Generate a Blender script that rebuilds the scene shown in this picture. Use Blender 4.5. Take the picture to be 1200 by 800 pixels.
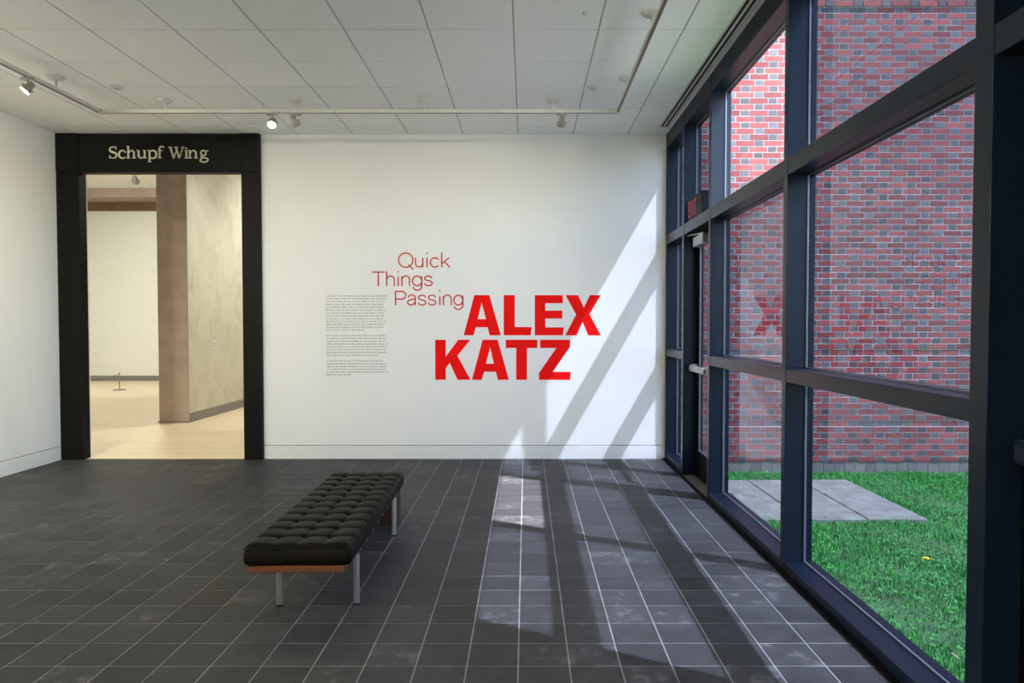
import bpy, bmesh, math, random
import numpy as np
from mathutils import Vector, Matrix

random.seed(7)
for o in list(bpy.data.objects):
    bpy.data.objects.remove(o, do_unlink=True)
SC = bpy.context.scene
COL = SC.collection

# ------------------------------------------------------------------ camera
CAM_H = 1.5014
FPX, PITCH, CX, CY = 828.3, 0.0275, 616.5, 404.0
cd = bpy.data.cameras.new('camera')
cam = bpy.data.objects.new('camera', cd)
COL.objects.link(cam)
cd.sensor_fit = 'HORIZONTAL'
cd.sensor_width = 36.0
cd.lens = FPX / 1200.0 * 36.0
cd.shift_x = -(CX - 600.0) / 1200.0
cd.shift_y = (CY - 400.0) / 1200.0
cd.clip_start = 0.05
cd.clip_end = 200
cam.location = (0, 0, CAM_H)
cam.rotation_euler = (math.pi / 2 - PITCH, 0, 0)
SC.camera = cam

# ------------------------------------------------------------------ sky, sun, exposure
SUN_TRAVEL = Vector((-1.0, 0.56, -1.75)).normalized()
W = bpy.data.worlds.new('sky')
SC.world = W
W.use_nodes = True
nt = W.node_tree
nt.nodes.clear()
wo = nt.nodes.new('ShaderNodeOutputWorld')
bg = nt.nodes.new('ShaderNodeBackground')
sk = nt.nodes.new('ShaderNodeTexSky')
sk.sky_type = 'NISHITA'
sk.sun_disc = False
sk.sun_elevation = math.asin(-SUN_TRAVEL.z)
sk.sun_rotation = math.atan2(-SUN_TRAVEL.x, -SUN_TRAVEL.y)
sk.altitude = 100
sk.air_density = 1.0
sk.dust_density = 1.2
sk.ozone_density = 1.0
bg.inputs['Strength'].default_value = 1.6
nt.links.new(sk.outputs[0], bg.inputs['Color'])
nt.links.new(bg.outputs[0], wo.inputs['Surface'])

sd = bpy.data.lights.new('sun', 'SUN')
sd.energy = 22.0
sd.angle = math.radians(0.6)
sd.color = (0.97, 0.94, 1.0)
sun = bpy.data.objects.new('sun', sd)
COL.objects.link(sun)
sun.location = (20, -12, 30)
sun.rotation_euler = SUN_TRAVEL.to_track_quat('-Z', 'Y').to_euler()

SC.view_settings.view_transform = 'Standard'
SC.view_settings.look = 'None'
SC.view_settings.gamma = 1.0
SC.view_settings.use_curve_mapping = False
SC.view_settings.exposure = 0.0

# lamp powers (each sits in a track head; most heads are added, out of view)
P_WASH = 112.0
P_LIT = 90.0
P_NEXT = 420.0
WARM = (1.0, 0.945, 0.77)

# ------------------------------------------------------------------ helpers
def link(o, parent=None):
    COL.objects.link(o)
    if parent is not None:
        o.parent = parent
    return o

def tag(o, label=None, cat=None, group=None, kind=None):
    if label: o['label'] = label
    if cat: o['category'] = cat
    if group: o['group'] = group
    if kind: o['kind'] = kind
    return o

def empty(name, loc=(0, 0, 0), rot=(0, 0, 0), parent=None):
    o = bpy.data.objects.new(name, None)
    o.location = loc
    o.rotation_euler = rot
    o.empty_display_size = 0.1
    return link(o, parent)

class MB:
    """collects vertices and faces of one mesh"""
    def __init__(s):
        s.v = []; s.f = []; s.sm = []
    def add(s, vs, fs, smooth=False):
        b = len(s.v)
        s.v += [tuple(v) for v in vs]
        for f in fs:
            s.f.append([i + b for i in f]); s.sm.append(smooth)
        return s
    def box(s, a, b, bev=0.0):
        x0, y0, z0 = [min(a[i], b[i]) for i in range(3)]
        x1, y1, z1 = [max(a[i], b[i]) for i in range(3)]
        if bev <= 0:
            vs = [(x0,y0,z0),(x1,y0,z0),(x1,y1,z0),(x0,y1,z0),(x0,y0,z1),(x1,y0,z1),(x1,y1,z1),(x0,y1,z1)]
            return s.add(vs, [(0,3,2,1),(4,5,6,7),(0,1,5,4),(1,2,6,5),(2,3,7,6),(3,0,4,7)])
        bm = bmesh.new()
        bmesh.ops.create_cube(bm, size=1)
        bmesh.ops.scale(bm, vec=(x1-x0, y1-y0, z1-z0), verts=bm.verts)
        bmesh.ops.translate(bm, vec=((x0+x1)/2, (y0+y1)/2, (z0+z1)/2), verts=bm.verts)
        bmesh.ops.bevel(bm, geom=list(bm.edges), offset=bev, segments=1, affect='EDGES', profile=0.5)
        bm.verts.index_update()
        s.add([v.co[:] for v in bm.verts], [[v.index for v in f.verts] for f in bm.faces])
        bm.free()
        return s
    def tube(s, p0, p1, r0, r1=None, n=16, caps=True):
        r1 = r0 if r1 is None else r1
        p0 = Vector(p0); p1 = Vector(p1)
        d = (p1 - p0).normalized()
        a = d.orthogonal().normalized(); b = d.cross(a)
        vs = []
        for p, r in ((p0, r0), (p1, r1)):
            for i in range(n):
                t = 2 * math.pi * i / n
                vs.append(p + (a * math.cos(t) + b * math.sin(t)) * r)
        s.add(vs, [(i, (i+1) % n, n + (i+1) % n, n + i) for i in range(n)], True)
        if caps:
            s.add([v for v in vs[:n]], [tuple(range(n))[::-1]])
            s.add([v for v in vs[n:]], [tuple(range(n))])
        return s
    def path(s, pts, r, n=8):
        pts = [Vector(p) for p in pts]
        rings = []
        for i, p in enumerate(pts):
            d = (pts[min(i+1, len(pts)-1)] - pts[max(i-1, 0)]).normalized()
            up = Vector((0, 0, 1)) if abs(d.z) < 0.9 else Vector((1, 0, 0))
            a = d.cross(up).normalized(); b = a.cross(d)
            rings += [p + (a * math.cos(2*math.pi*k/n) + b * math.sin(2*math.pi*k/n)) * r for k in range(n)]
        fs = []
        for i in range(len(pts) - 1):
            for k in range(n):
                fs.append((i*n+k, i*n+(k+1) % n, (i+1)*n+(k+1) % n, (i+1)*n+k))
        fs.append(tuple(range(n))[::-1]); fs.append(tuple((len(pts)-1)*n + k for k in range(n)))
        return s.add(rings, fs, True)
    def lathe(s, prof, n=24, c=(0, 0, 0)):
        vs = []
        for r, z in prof:
            for i in range(n):
                t = 2*math.pi*i/n
                vs.append((c[0]+r*math.cos(t), c[1]+r*math.sin(t), c[2]+z))
        fs = []
        for j in range(len(prof)-1):
            for i in range(n):
                fs.append((j*n+i, j*n+(i+1) % n, (j+1)*n+(i+1) % n, (j+1)*n+i))
        fs.append(tuple(range(n))[::-1]); fs.append(tuple((len(prof)-1)*n+i for i in range(n)))
        return s.add(vs, fs, True)
    def mesh(s, name, mat):
        me = bpy.data.meshes.new(name)
        me.from_pydata(s.v, [], s.f)
        me.polygons.foreach_set('use_smooth', s.sm)
        if mat is not None:
            me.materials.append(mat)
        bm = bmesh.new(); bm.from_mesh(me)
        bmesh.ops.recalc_face_normals(bm, faces=bm.faces)
        bm.to_mesh(me); bm.free()
        me.update()
        return me
    def build(s, name, mat, parent=None):
        return link(bpy.data.objects.new(name, s.mesh(name, mat)), parent)

def box(name, a, b, mat, parent=None, bev=0.0):
    return MB().box(a, b, bev).build(name, mat, parent)

# ------------------------------------------------------------------ materials
def mat_new(name):
    m = bpy.data.materials.new(name)
    m.use_nodes = True
    return m, m.node_tree, m.node_tree.nodes['Principled BSDF']

def N(t, typ, **kw):
    n = t.nodes.new(typ)
    for k, v in kw.items():
        setattr(n, k, v)
    return n

def plain(name, col, rough=0.5, metal=0.0, spec=0.5, var=0.06, scale=6.0, bump=0.0, bscale=200.0):
    """principled with a slight procedural mottling and optional fine relief"""
    m, t, p = mat_new(name)
    p.inputs['Roughness'].default_value = rough
    p.inputs['Metallic'].default_value = metal
    p.inputs['Specular IOR Level'].default_value = spec
    g = N(t, 'ShaderNodeNewGeometry')
    nz = N(t, 'ShaderNodeTexNoise')
    nz.inputs['Scale'].default_value = scale
    nz.inputs['Detail'].default_value = 4
    t.links.new(g.outputs['Position'], nz.inputs['Vector'])
    r = N(t, 'ShaderNodeValToRGB')
    r.color_ramp.elements[0].position = 0.3
    r.color_ramp.elements[1].position = 0.7
    r.color_ramp.elements[0].color = (*[c*(1-var) for c in col], 1)
    r.color_ramp.elements[1].color = (*[min(1, c*(1+var)) for c in col], 1)
    t.links.new(nz.outputs['Fac'], r.inputs[0])
    t.links.new(r.outputs[0], p.inputs['Base Color'])
    if bump > 0:
        n2 = N(t, 'ShaderNodeTexNoise')
        n2.inputs['Scale'].default_value = bscale
        t.links.new(g.outputs['Position'], n2.inputs['Vector'])
        b = N(t, 'ShaderNodeBump')
        b.inputs['Strength'].default_value = bump
        b.inputs['Distance'].default_value = 0.002
        t.links.new(n2.outputs['Fac'], b.inputs['Height'])
        t.links.new(b.outputs[0], p.inputs['Normal'])
    return m

def emit(name, col, strength):
    m, t, p = mat_new(name)
    p.inputs['Base Color'].default_value = (*col, 1)
    p.inputs['Emission Color'].default_value = (*col, 1)
    p.inputs['Emission Strength'].default_value = strength
    return m

M = {}
M['wall'] = plain('white_wall_paint', (0.83, 0.825, 0.80), 0.7, var=0.012, scale=2, bump=0.08, bscale=350)
M['ceil_tile'] = plain('ceiling_tile_white', (0.90, 0.905, 0.89), 0.9, var=0.015, scale=30, bump=0.15, bscale=500)
M['ceil_grid'] = plain('ceiling_grid', (0.42, 0.43, 0.42), 0.7)
M['baseboard'] = plain('white_baseboard', (0.78, 0.775, 0.75), 0.5, var=0.01)
M['reveal'] = plain('shadow_reveal', (0.25, 0.245, 0.235), 0.8)
M['black_portal'] = plain('black_portal_paint', (0.0045, 0.0045, 0.004), 0.5, spec=0.08, var=0.1)
M['frame'] = plain('dark_bronze_frame', (0.0030, 0.0078, 0.0175), 0.30, spec=0.20, var=0.06)
M['bead'] = plain('anodised_bead', (0.10, 0.115, 0.15), 0.35, 0.3, var=0.05)
M['door_dark'] = plain('shaded_door_metal', (0.0025, 0.0022, 0.0022), 0.6, spec=0.05)  # near-black base puts the shade on the doors into the colour
M['grout'] = plain('grout', (0.25, 0.25, 0.245), 0.8, var=0.25, scale=9)
M['chrome'] = plain('brushed_steel', (0.66, 0.66, 0.68), 0.36, 1.0, var=0.03)
M['silver'] = plain('silver_painted', (0.38, 0.38, 0.37), 0.35, 0.6)
M['track'] = plain('track_white', (0.60, 0.60, 0.56), 0.5)
M['track_slot'] = plain('track_copper_slot', (0.13, 0.085, 0.05), 0.5)
M['head'] = plain('track_head_metal', (0.34, 0.33, 0.30), 0.3, 0.6)
M['black'] = plain('black_void', (0.008, 0.008, 0.008), 0.8)
M['red'] = plain('red_vinyl', (0.78, 0.003, 0.002), 0.6, spec=0.1, var=0.02)
M['red_thin'] = plain('red_thin_vinyl', (0.55, 0.03, 0.02), 0.6, spec=0.1, var=0.02)
M['text_grey'] = plain('grey_text_vinyl', (0.28, 0.27, 0.26), 0.6)
M['text_cream'] = plain('cream_letter', (0.62, 0.58, 0.44), 0.5)
M['exit_red'] = emit('exit_red', (0.55, 0.03, 0.04), 0.10)
M['exit_box'] = plain('exit_housing', (0.006, 0.009, 0.016), 0.5, spec=0.1)
M['lamp_glow'] = emit('lamp_glow', (1.0, 0.86, 0.62), 60.0)
M['taupe'] = plain('taupe_plaster', (0.40, 0.32, 0.27), 0.8, var=0.10, scale=3.5)
M['cream_wall'] = plain('far_cream_wall', (0.74, 0.76, 0.68), 0.8, var=0.02)
M['stone_base'] = plain('grey_base', (0.20, 0.19, 0.18), 0.5)
M['brown_wood'] = plain('brown_beam', (0.13, 0.075, 0.03), 0.5, var=0.25, scale=3)
M['slab'] = plain('concrete_slab', (0.150, 0.155, 0.140), 0.9, var=0.30, scale=7, bump=0.4, bscale=120)
M['bounce_walk'] = plain('bounce_concrete', (0.46, 0.44, 0.42), 0.9, var=0.1, scale=2)  # pale surface for the added sun-bouncing ground
M['soil'] = plain('lawn_soil', (0.030, 0.095, 0.025), 0.95, var=0.4, scale=5)
M['mortar'] = plain('mortar', (0.39, 0.355, 0.345), 0.9, var=0.12, scale=8)
M['brick_red'] = M['brick_grey'] = None
M['leather'] = plain('black_leather', (0.005, 0.0042, 0.0034), 0.48, spec=0.06, var=0.15, bump=0.25, bscale=420)
M['yellow'] = plain('dandelion_yellow', (0.85, 0.62, 0.02), 0.7)
M['stem'] = plain('green_stem', (0.10, 0.28, 0.04), 0.7)
M['dry_leaf'] = plain('dry_leaf', (0.22, 0.16, 0.10), 0.8, var=0.2, scale=40)

def wood(name, c0, c1, rough, axis_scale):
    m, t, p = mat_new(name)
    p.inputs['Roughness'].default_value = rough
    g = N(t, 'ShaderNodeNewGeometry')
    mp = N(t, 'ShaderNodeMapping')
    mp.inputs['Scale'].default_value = axis_scale
    nz = N(t, 'ShaderNodeTexNoise')
    nz.inputs['Scale'].default_value = 6
    nz.inputs['Detail'].default_value = 6
    nz.inputs['Distortion'].default_value = 0.6
    r = N(t, 'ShaderNodeValToRGB')
    r.color_ramp.elements[0].position = 0.32
    r.color_ramp.elements[1].position = 0.68
    r.color_ramp.elements[0].color = (*c0, 1)
    r.color_ramp.elements[1].color = (*c1, 1)
    t.links.new(g.outputs['Position'], mp.inputs['Vector'])
    t.links.new(mp.outputs[0], nz.inputs['Vector'])
    t.links.new(nz.outputs['Fac'], r.inputs[0])
    t.links.new(r.outputs[0], p.inputs['Base Color'])
    return m
M['rail_wood'] = wood('cherry_rail_wood', (0.085, 0.027, 0.010), (0.14, 0.047, 0.017), 0.35, (1.2, 14, 14))
M['box_wood'] = wood('dark_box_wood', (0.022, 0.008, 0.005), (0.040, 0.014, 0.008), 0.4, (12, 12, 1.5))

def oak():
    m, t, p = mat_new('oak_boards')
    p.inputs['Roughness'].default_value = 0.28
    g = N(t, 'ShaderNodeNewGeometry')
    br = N(t, 'ShaderNodeTexBrick')
    br.inputs['Scale'].default_value = 1.0
    br.inputs['Brick Width'].default_value = 1.6
    br.inputs['Row Height'].default_value = 0.083
    br.inputs['Mortar Size'].default_value = 0.0015
    br.inputs['Color1'].default_value = (0.82, 0.66, 0.46, 1)
    br.inputs['Color2'].default_value = (0.88, 0.74, 0.54, 1)
    br.inputs['Mortar'].default_value = (0.40, 0.26, 0.14, 1)
    t.links.new(g.outputs['Position'], br.inputs['Vector'])
    t.links.new(br.outputs['Color'], p.inputs['Base Color'])
    return m
M['oak'] = oak()

def plaster():
    m, t, p = mat_new('cream_venetian_plaster')
    p.inputs['Roughness'].default_value = 0.6
    g = N(t, 'ShaderNodeNewGeometry')
    a = N(t, 'ShaderNodeTexNoise'); a.inputs['Scale'].default_value = 2.2; a.inputs['Detail'].default_value = 8; a.inputs['Distortion'].default_value = 1.2
    r = N(t, 'ShaderNodeValToRGB')
    for e, c, q in zip(r.color_ramp.elements, ((0.46, 0.445, 0.35), (0.555, 0.54, 0.435)), (0.30, 0.55)):
        e.color = (*c, 1); e.position = q
    t.links.new(g.outputs['Position'], a.inputs['Vector'])
    t.links.new(a.outputs['Fac'], r.inputs[0])
    t.links.new(r.outputs[0], p.inputs['Base Color'])
    return m
M['plaster'] = plaster()

def slate(px, py, ox, oy):
    """dark slate; every tile its own tone, cloudy with scuffs"""
    m, t, p = mat_new('dark_slate_tile')
    g = N(t, 'ShaderNodeNewGeometry')
    sub = N(t, 'ShaderNodeVectorMath', operation='SUBTRACT'); sub.inputs[1].default_value = (ox, oy, 0)
    dv = N(t, 'ShaderNodeVectorMath', operation='DIVIDE'); dv.inputs[1].default_value = (px, py, 1000)
    fl = N(t, 'ShaderNodeVectorMath', operation='FLOOR')
    wn = N(t, 'ShaderNodeTexWhiteNoise'); wn.noise_dimensions = '2D'
    t.links.new(g.outputs['Position'], sub.inputs[0]); t.links.new(sub.outputs[0], dv.inputs[0])
    t.links.new(dv.outputs[0], fl.inputs[0]); t.links.new(fl.outputs[0], wn.inputs['Vector'])
    nz = N(t, 'ShaderNodeTexNoise'); nz.inputs['Scale'].default_value = 9; nz.inputs['Detail'].default_value = 7; nz.inputs['Roughness'].default_value = 0.65
    t.links.new(g.outputs['Position'], nz.inputs['Vector'])
    mx = N(t, 'ShaderNodeMath', operation='MULTIPLY_ADD'); mx.inputs[1].default_value = 0.30
    t.links.new(wn.outputs['Value'], mx.inputs[0]); t.links.new(nz.outputs['Fac'], mx.inputs[2])
    r = N(t, 'ShaderNodeValToRGB')
    els = r.color_ramp.elements
    els[0].position = 0.30; els[0].color = (0.024, 0.025, 0.027, 1)
    els[1].position = 0.80; els[1].color = (0.052, 0.053, 0.058, 1)
    e = els.new(1.0); e.color = (0.15, 0.15, 0.155, 1)
    t.links.new(mx.outputs[0], r.inputs[0]); t.links.new(r.outputs[0], p.inputs['Base Color'])
    rr = N(t, 'ShaderNodeMapRange'); rr.inputs['To Min'].default_value = 0.34; rr.inputs['To Max'].default_value = 0.60
    t.links.new(nz.outputs['Fac'], rr.inputs['Value']); t.links.new(rr.outputs[0], p.inputs['Roughness'])
    p.inputs['Specular IOR Level'].default_value = 0.05
    b = N(t, 'ShaderNodeBump'); b.inputs['Strength'].default_value = 0.25; b.inputs['Distance'].default_value = 0.003
    t.links.new(nz.outputs['Fac'], b.inputs['Height']); t.links.new(b.outputs[0], p.inputs['Normal'])
    return m

def individual(name, c0, c1, rough, extra_scale=30.0, hi=None):
    """colour differs from piece to piece (object or mesh island), plus fine grain"""
    m, t, p = mat_new(name)
    p.inputs['Roughness'].default_value = rough
    g = N(t, 'ShaderNodeNewGeometry'); oi = N(t, 'ShaderNodeObjectInfo')
    ad = N(t, 'ShaderNodeMath', operation='ADD'); fr = N(t, 'ShaderNodeMath', operation='FRACT')
    t.links.new(g.outputs['Random Per Island'], ad.inputs[0]); t.links.new(oi.outputs['Random'], ad.inputs[1])
    t.links.new(ad.outputs[0], fr.inputs[0])
    nz = N(t, 'ShaderNodeTexNoise'); nz.inputs['Scale'].default_value = extra_scale; nz.inputs['Detail'].default_value = 3
    t.links.new(g.outputs['Position'], nz.inputs['Vector'])
    mm = N(t, 'ShaderNodeMath', operation='MULTIPLY_ADD'); mm.inputs[1].default_value = 0.35
    t.links.new(nz.outputs['Fac'], mm.inputs[0]); 
    sc = N(t, 'ShaderNodeMath', operation='MULTIPLY'); sc.inputs[1].default_value = 0.75
    t.links.new(fr.outputs[0], sc.inputs[0]); t.links.new(sc.outputs[0], mm.inputs[2])
    r = N(t, 'ShaderNodeValToRGB')
    r.color_ramp.elements[0].position = 0.1; r.color_ramp.elements[0].color = (*c0, 1)
    r.color_ramp.elements[1].position = 0.95; r.color_ramp.elements[1].color = (*c1, 1)
    if hi:
        e = r.color_ramp.elements.new(0.99); e.color = (*hi, 1)
    t.links.new(mm.outputs[0], r.inputs[0]); t.links.new(r.outputs[0], p.inputs['Base Color'])
    return m
M['brick_red'] = individual('red_brick', (0.125, 0.018, 0.018), (0.27, 0.052, 0.047), 0.85)
M['brick_grey'] = individual('grey_glazed_header', (0.020, 0.020, 0.024), (0.095, 0.092, 0.098), 0.7)
M['brick_base'] = individual('grey_base_brick', (0.12, 0.11, 0.10), (0.18, 0.165, 0.15), 0.9)
M['grass'] = individual('grass_blades', (0.008, 0.13, 0.020), (0.050, 0.40, 0.050), 0.8, 1.3, hi=(0.18, 0.32, 0.09))
M['clover'] = individual('clover_leaves', (0.035, 0.19, 0.035), (0.10, 0.36, 0.075), 0.6, 3.0)

def glass(name, tint, ior):
    m = bpy.data.materials.new(name); m.use_nodes = True
    t = m.node_tree; t.nodes.clear()
    out = N(t, 'ShaderNodeOutputMaterial'); mix = N(t, 'ShaderNodeMixShader')
    tr = N(t, 'ShaderNodeBsdfTransparent'); gl = N(t, 'ShaderNodeBsdfGlossy')
    gl.inputs['Roughness'].default_value = 0.0
    gl.inputs['Color'].default_value = (0.95, 0.97, 1.0, 1)
    fr = N(t, 'ShaderNodeFresnel'); fr.inputs['IOR'].default_value = ior
    g = N(t, 'ShaderNodeNewGeometry')
    inv = N(t, 'ShaderNodeMath', operation='SUBTRACT'); inv.inputs[0].default_value = 1.0
    mul = N(t, 'ShaderNodeMath', operation='MULTIPLY')
    t.links.new(g.outputs['Backfacing'], inv.inputs[1])
    t.links.new(inv.outputs[0], mul.inputs[0]); t.links.new(fr.outputs[0], mul.inputs[1])
    tr.inputs['Color'].default_value = (*tint, 1)
    t.links.new(mul.outputs[0], mix.inputs[0]); t.links.new(tr.outputs[0], mix.inputs[1]); t.links.new(gl.outputs[0], mix.inputs[2])
    t.links.new(mix.outputs[0], out.inputs['Surface'])
    return m
M['glass_tint'] = glass('tinted_glass', (0.485, 0.520, 0.570), 1.33)
M['glass_clear'] = glass('clear_glass', (0.985, 0.985, 0.985), 1.30)

# ------------------------------------------------------------------ dimensions
XL, XR = -5.20, 1.54         # left wall, right end of the back wall
YB, YF = 7.923, -3.2         # back wall, wall behind the camera
CEIL = 3.622
GX0, GX1, GLX = 1.56, 1.73, 1.690   # glazing frame inner / outer face, glass plane
GROUND = -0.16
NF = 19.17                    # far wall of the next gallery
NCEIL = 5.03

def proj(x, y, z):
    z -= CAM_H
    d = y*math.cos(PITCH) - z*math.sin(PITCH); u = z*math.cos(PITCH) + y*math.sin(PITCH)
    if d < 0.1: return None
    return CX + FPX*x/d, CY - FPX*u/d

# ------------------------------------------------------------------ floor
floor = box('floor', (XL, YF, -0.25), (GX1, YB, -0.0022), M['grout'])
tag(floor, 'dark slate tile floor with pale grout lines', 'floor', kind='structure')
TPX, TPY, TOX, TOY, GAP = 0.2266, 0.2238, -0.0351, 3.081, 0.0066
M['slate'] = slate(TPX, TPY, TOX, TOY)
tile_me = MB().box((GAP/2, GAP/2, -0.008), (TPX-GAP/2, TPY-GAP/2, 0.0), 0.0012).mesh('tile', M['slate'])
cells = []
kx0 = math.floor((XL - TOX)/TPX); kx1 = math.ceil((GX0 - TOX)/TPX)
ky0 = math.floor((YF - TOY)/TPY); ky1 = math.ceil((YB - TOY)/TPY)
for j in range(ky0, ky1):
    for k in range(kx0, kx1):
        x0 = TOX + k*TPX; y0 = TOY + j*TPY
        ax, bx_ = max(x0 + GAP/2, XL), min(x0 + TPX - GAP/2, GX0)
        ay, by_ = max(y0 + GAP/2, YF), min(y0 + TPY - GAP/2, YB)
        if bx_ - ax < 0.01 or by_ - ay < 0.01: continue
        full = bx_ - ax > TPX - GAP - 1e-4 and by_ - ay > TPY - GAP - 1e-4
        q = proj((ax+bx_)/2, (ay+by_)/2, 0)
        vis = q and -15 < q[0] < 1215 and q[1] < 812
        cells.append((not (vis and full), -(1.0/max(0.3, y0))**3 if vis else 0, x0, y0, ax, bx_, ay, by_))
cells.sort()
fm = MB()
for i, c in enumerate(cells):
    if i < 300 and not c[0]:
        o = link(bpy.data.objects.new('tile', tile_me), floor)
        o.location = (c[2], c[3], random.uniform(-0.0005, 0.0))
        o.rotation_euler = (random.uniform(-1, 1)*0.002, random.uniform(-1, 1)*0.002, 0)
    else:
        dz = random.uniform(-0.0005, 0.0)
        fm.box((c[4], c[6], -0.008+dz), (c[5], c[7], dz))
o = fm.build('tile_field', M['slate'], floor); tag(o, kind='stuff')

# ------------------------------------------------------------------ walls
wall_left = box('wall_left', (XL-0.2, YF, -0.25), (XL, YB+0.112, CEIL+0.3), M['wall'])
tag(wall_left, 'white painted side wall left of the black portal', 'wall', kind='structure')
OX0, OX1, OZ = -4.95, -3.15, 3.195      # portal opening
mb = MB()
mb.box((-13.2, YB, -0.25), (XL-0.2, YB+0.112, 5.3))
mb.box((XL-0.2, YB, -0.25), (OX0-0.012, YB+0.112, 5.3))
mb.box((OX1+0.012, YB, -0.25), (1.70, YB+0.112, 5.3))
mb.box((OX0-0.012, YB, OZ+0.012), (OX1+0.012, YB+0.112, 5.3))
wall_back = mb.build('wall_back', M['wall'])
tag(wall_back, 'white gallery wall carrying the red exhibition title', 'wall', kind='structure')
wall_front = box('wall_front', (XL-0.2, YF-0.2, -0.25), (GX1+0.2, YF, CEIL+0.3), M['wall'])
tag(wall_front, 'white wall behind the viewer', 'wall', kind='structure')
wall_right = box('wall_right', (GX0+0.02, YF, -0.25), (GX1+0.2, 1.12, CEIL+0.3), M['wall'])
tag(wall_right, 'white wall beside the dark door', 'wall', kind='structure')

def baseboard(name, a, b, n, label):
    """n = outward normal axis sign: flush board with a dark reveal above"""
    ax, s = n
    t1, t2 = 0.006, 0.002
    def strip(z0, z1, t):
        p = list(a) + [z0]; q = list(b) + [z1]
        q[ax] = q[ax] + s*t
        return p, q
    o = box(name, *strip(0.0, 0.148, t1), M['baseboard'], bev=0.0015)
    tag(o, label, 'baseboard', kind='structure')
    p, q = strip(0.148, 0.158, t2)
    box('reveal', p, q, M['reveal'], o)  # grey strip paints in the shade of the reveal gap
baseboard('baseboard_back', (-2.945, YB), (XR, YB), (1, -1), 'white baseboard under the red lettering')
baseboard('baseboard_left', (XL, YF), (XL, YB-0.07), (0, 1), 'white baseboard along the left wall')

# ------------------------------------------------------------------ ceiling
ceiling = box('ceiling', (XL-0.2, YF-0.2, CEIL+0.004), (GX1+0.05, YB, CEIL+0.3), M['ceil_grid'])
tag(ceiling, 'white suspended ceiling of square tiles', 'ceiling', kind='structure')
CP, COX, COY, CG = 0.6096, -0.0893, 5.1334, 0.011
ctile = MB().box((CG/2, CG/2, 0), (CP-CG/2, CP-CG/2, 0.012), 0.002).mesh('ceiling_tile', M['ceil_tile'])
cf = MB()
XCE = 1.424
for k in range(math.floor((XL-COX)/CP), math.ceil((XCE-COX)/CP)):
    for j in range(math.floor((YF-COY)/CP), math.ceil((YB-COY)/CP)):
        x0, y0 = COX+k*CP, COY+j*CP
        ax, bx_ = max(x0+CG/2, XL), min(x0+CP-CG/2, XCE)
        ay, by_ = max(y0+CG/2, YF), min(y0+CP-CG/2, YB)
        if bx_-ax < 0.01 or by_-ay < 0.01: continue
        dz = random.uniform(-0.0008, 0.0008)
        if y0 > 3.6:
            if bx_-ax > CP-CG-1e-4 and by_-ay > CP-CG-1e-4:
                o = link(bpy.data.objects.new('ceiling_tile', ctile), ceiling); o.location = (x0, y0, CEIL+dz)
            else:
                box('ceiling_tile', (ax, ay, CEIL+dz), (bx_, by_, CEIL+0.012+dz), M['ceil_tile'], ceiling, 0.002)
        else:
            cf.box((ax, ay, CEIL+dz), (bx_, by_, CEIL+0.012))
tag(cf.build('tile_field', M['ceil_tile'], ceiling), kind='stuff')
# border strips around the slot diffuser
o = box('border_strip', (1.53, YF, CEIL), (GX0, YB, CEIL+0.012), M['ceil_tile'], ceiling)
o = box('border_strip', (XCE, 7.60, CEIL), (1.53, YB, CEIL+0.012), M['ceil_tile'], ceiling)

# ------------------------------------------------------------------ black portal
trim = empty('trim_1', ((OX0+OX1)/2, YB, 0))
tag(trim, 'black portal frame around the opening to the next gallery', 'door frame', kind='structure')
def tp(name, a, b, bev=0.003, mat='black_portal'):
    o = box(name, a, b, M[mat], None, bev)
    o.parent = trim
    o.matrix_parent_inverse = Matrix.Translation(trim.location).inverted()
    return o
YFR = 7.862
tp('post', (XL+0.001, YFR, 0.0), (OX0, 8.0, OZ))
tp('post', (OX1, YFR, 0.0), (-2.950, 8.0, OZ))
tp('corner_block', (XL+0.001, YFR-0.006, OZ+0.004), (OX0-0.002, YB, CEIL))
tp('corner_block', (OX1+0.0-0.012, YFR-0.006, OZ+0.004), (-2.950, YB, CEIL))
tp('header', (OX0+0.002, YFR+0.008, OZ), (OX1-0.016, 8.0, CEIL))

# ------------------------------------------------------------------ glazing on the right
win = empty('window_1', (GX0, 5.0, 0))
tag(win, 'dark framed floor-to-ceiling window wall on the right', 'window', kind='structure')
def wp(name, a, b, mat, bev=0.002, par=None):
    o = box(name, a, b, M[mat], None, bev)
    p = par or win
    o.parent = p
    if p is win:
        o.matrix_parent_inverse = Matrix.Translation(win.location).inverted()
    return o
MUL = [(7.862, 7.922), (7.02, 7.08), (6.01, 6.07), (4.245, 4.305), (2.386, 2.482)]
SILL, MID0, MID1, UP0, UP1, HEAD = 0.07, 1.162, 1.242, 2.40, 2.502, 3.470
DOOR2_Y = 1.12
for a, b in MUL:
    wp('mullion', (GX0, a, 0.0), (GX1, b, CEIL), 'frame')
wp('window_head', (GX0+0.003, DOOR2_Y, HEAD), (GX1, 7.862, CEIL+0.003), 'frame')
spans = [(7.08, 7.862, 0), (6.07, 7.02, 1), (4.305, 6.01, 0), (2.482, 4.245, 0)]
for a, b, door in spans:
    wp('rail', (GX0+0.002, a, UP0), (GX1, b, UP1), 'frame')
    if not door:
        wp('rail', (GX0+0.002, a, MID0), (GX1, b, MID1), 'frame')
        wp('window_sill', (GX0+0.002, a, -0.02), (GX1+0.02, b, SILL), 'frame')
wp('rail', (GX0+0.002, DOOR2_Y, UP0), (GX1, 2.386, UP1), 'frame')
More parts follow.
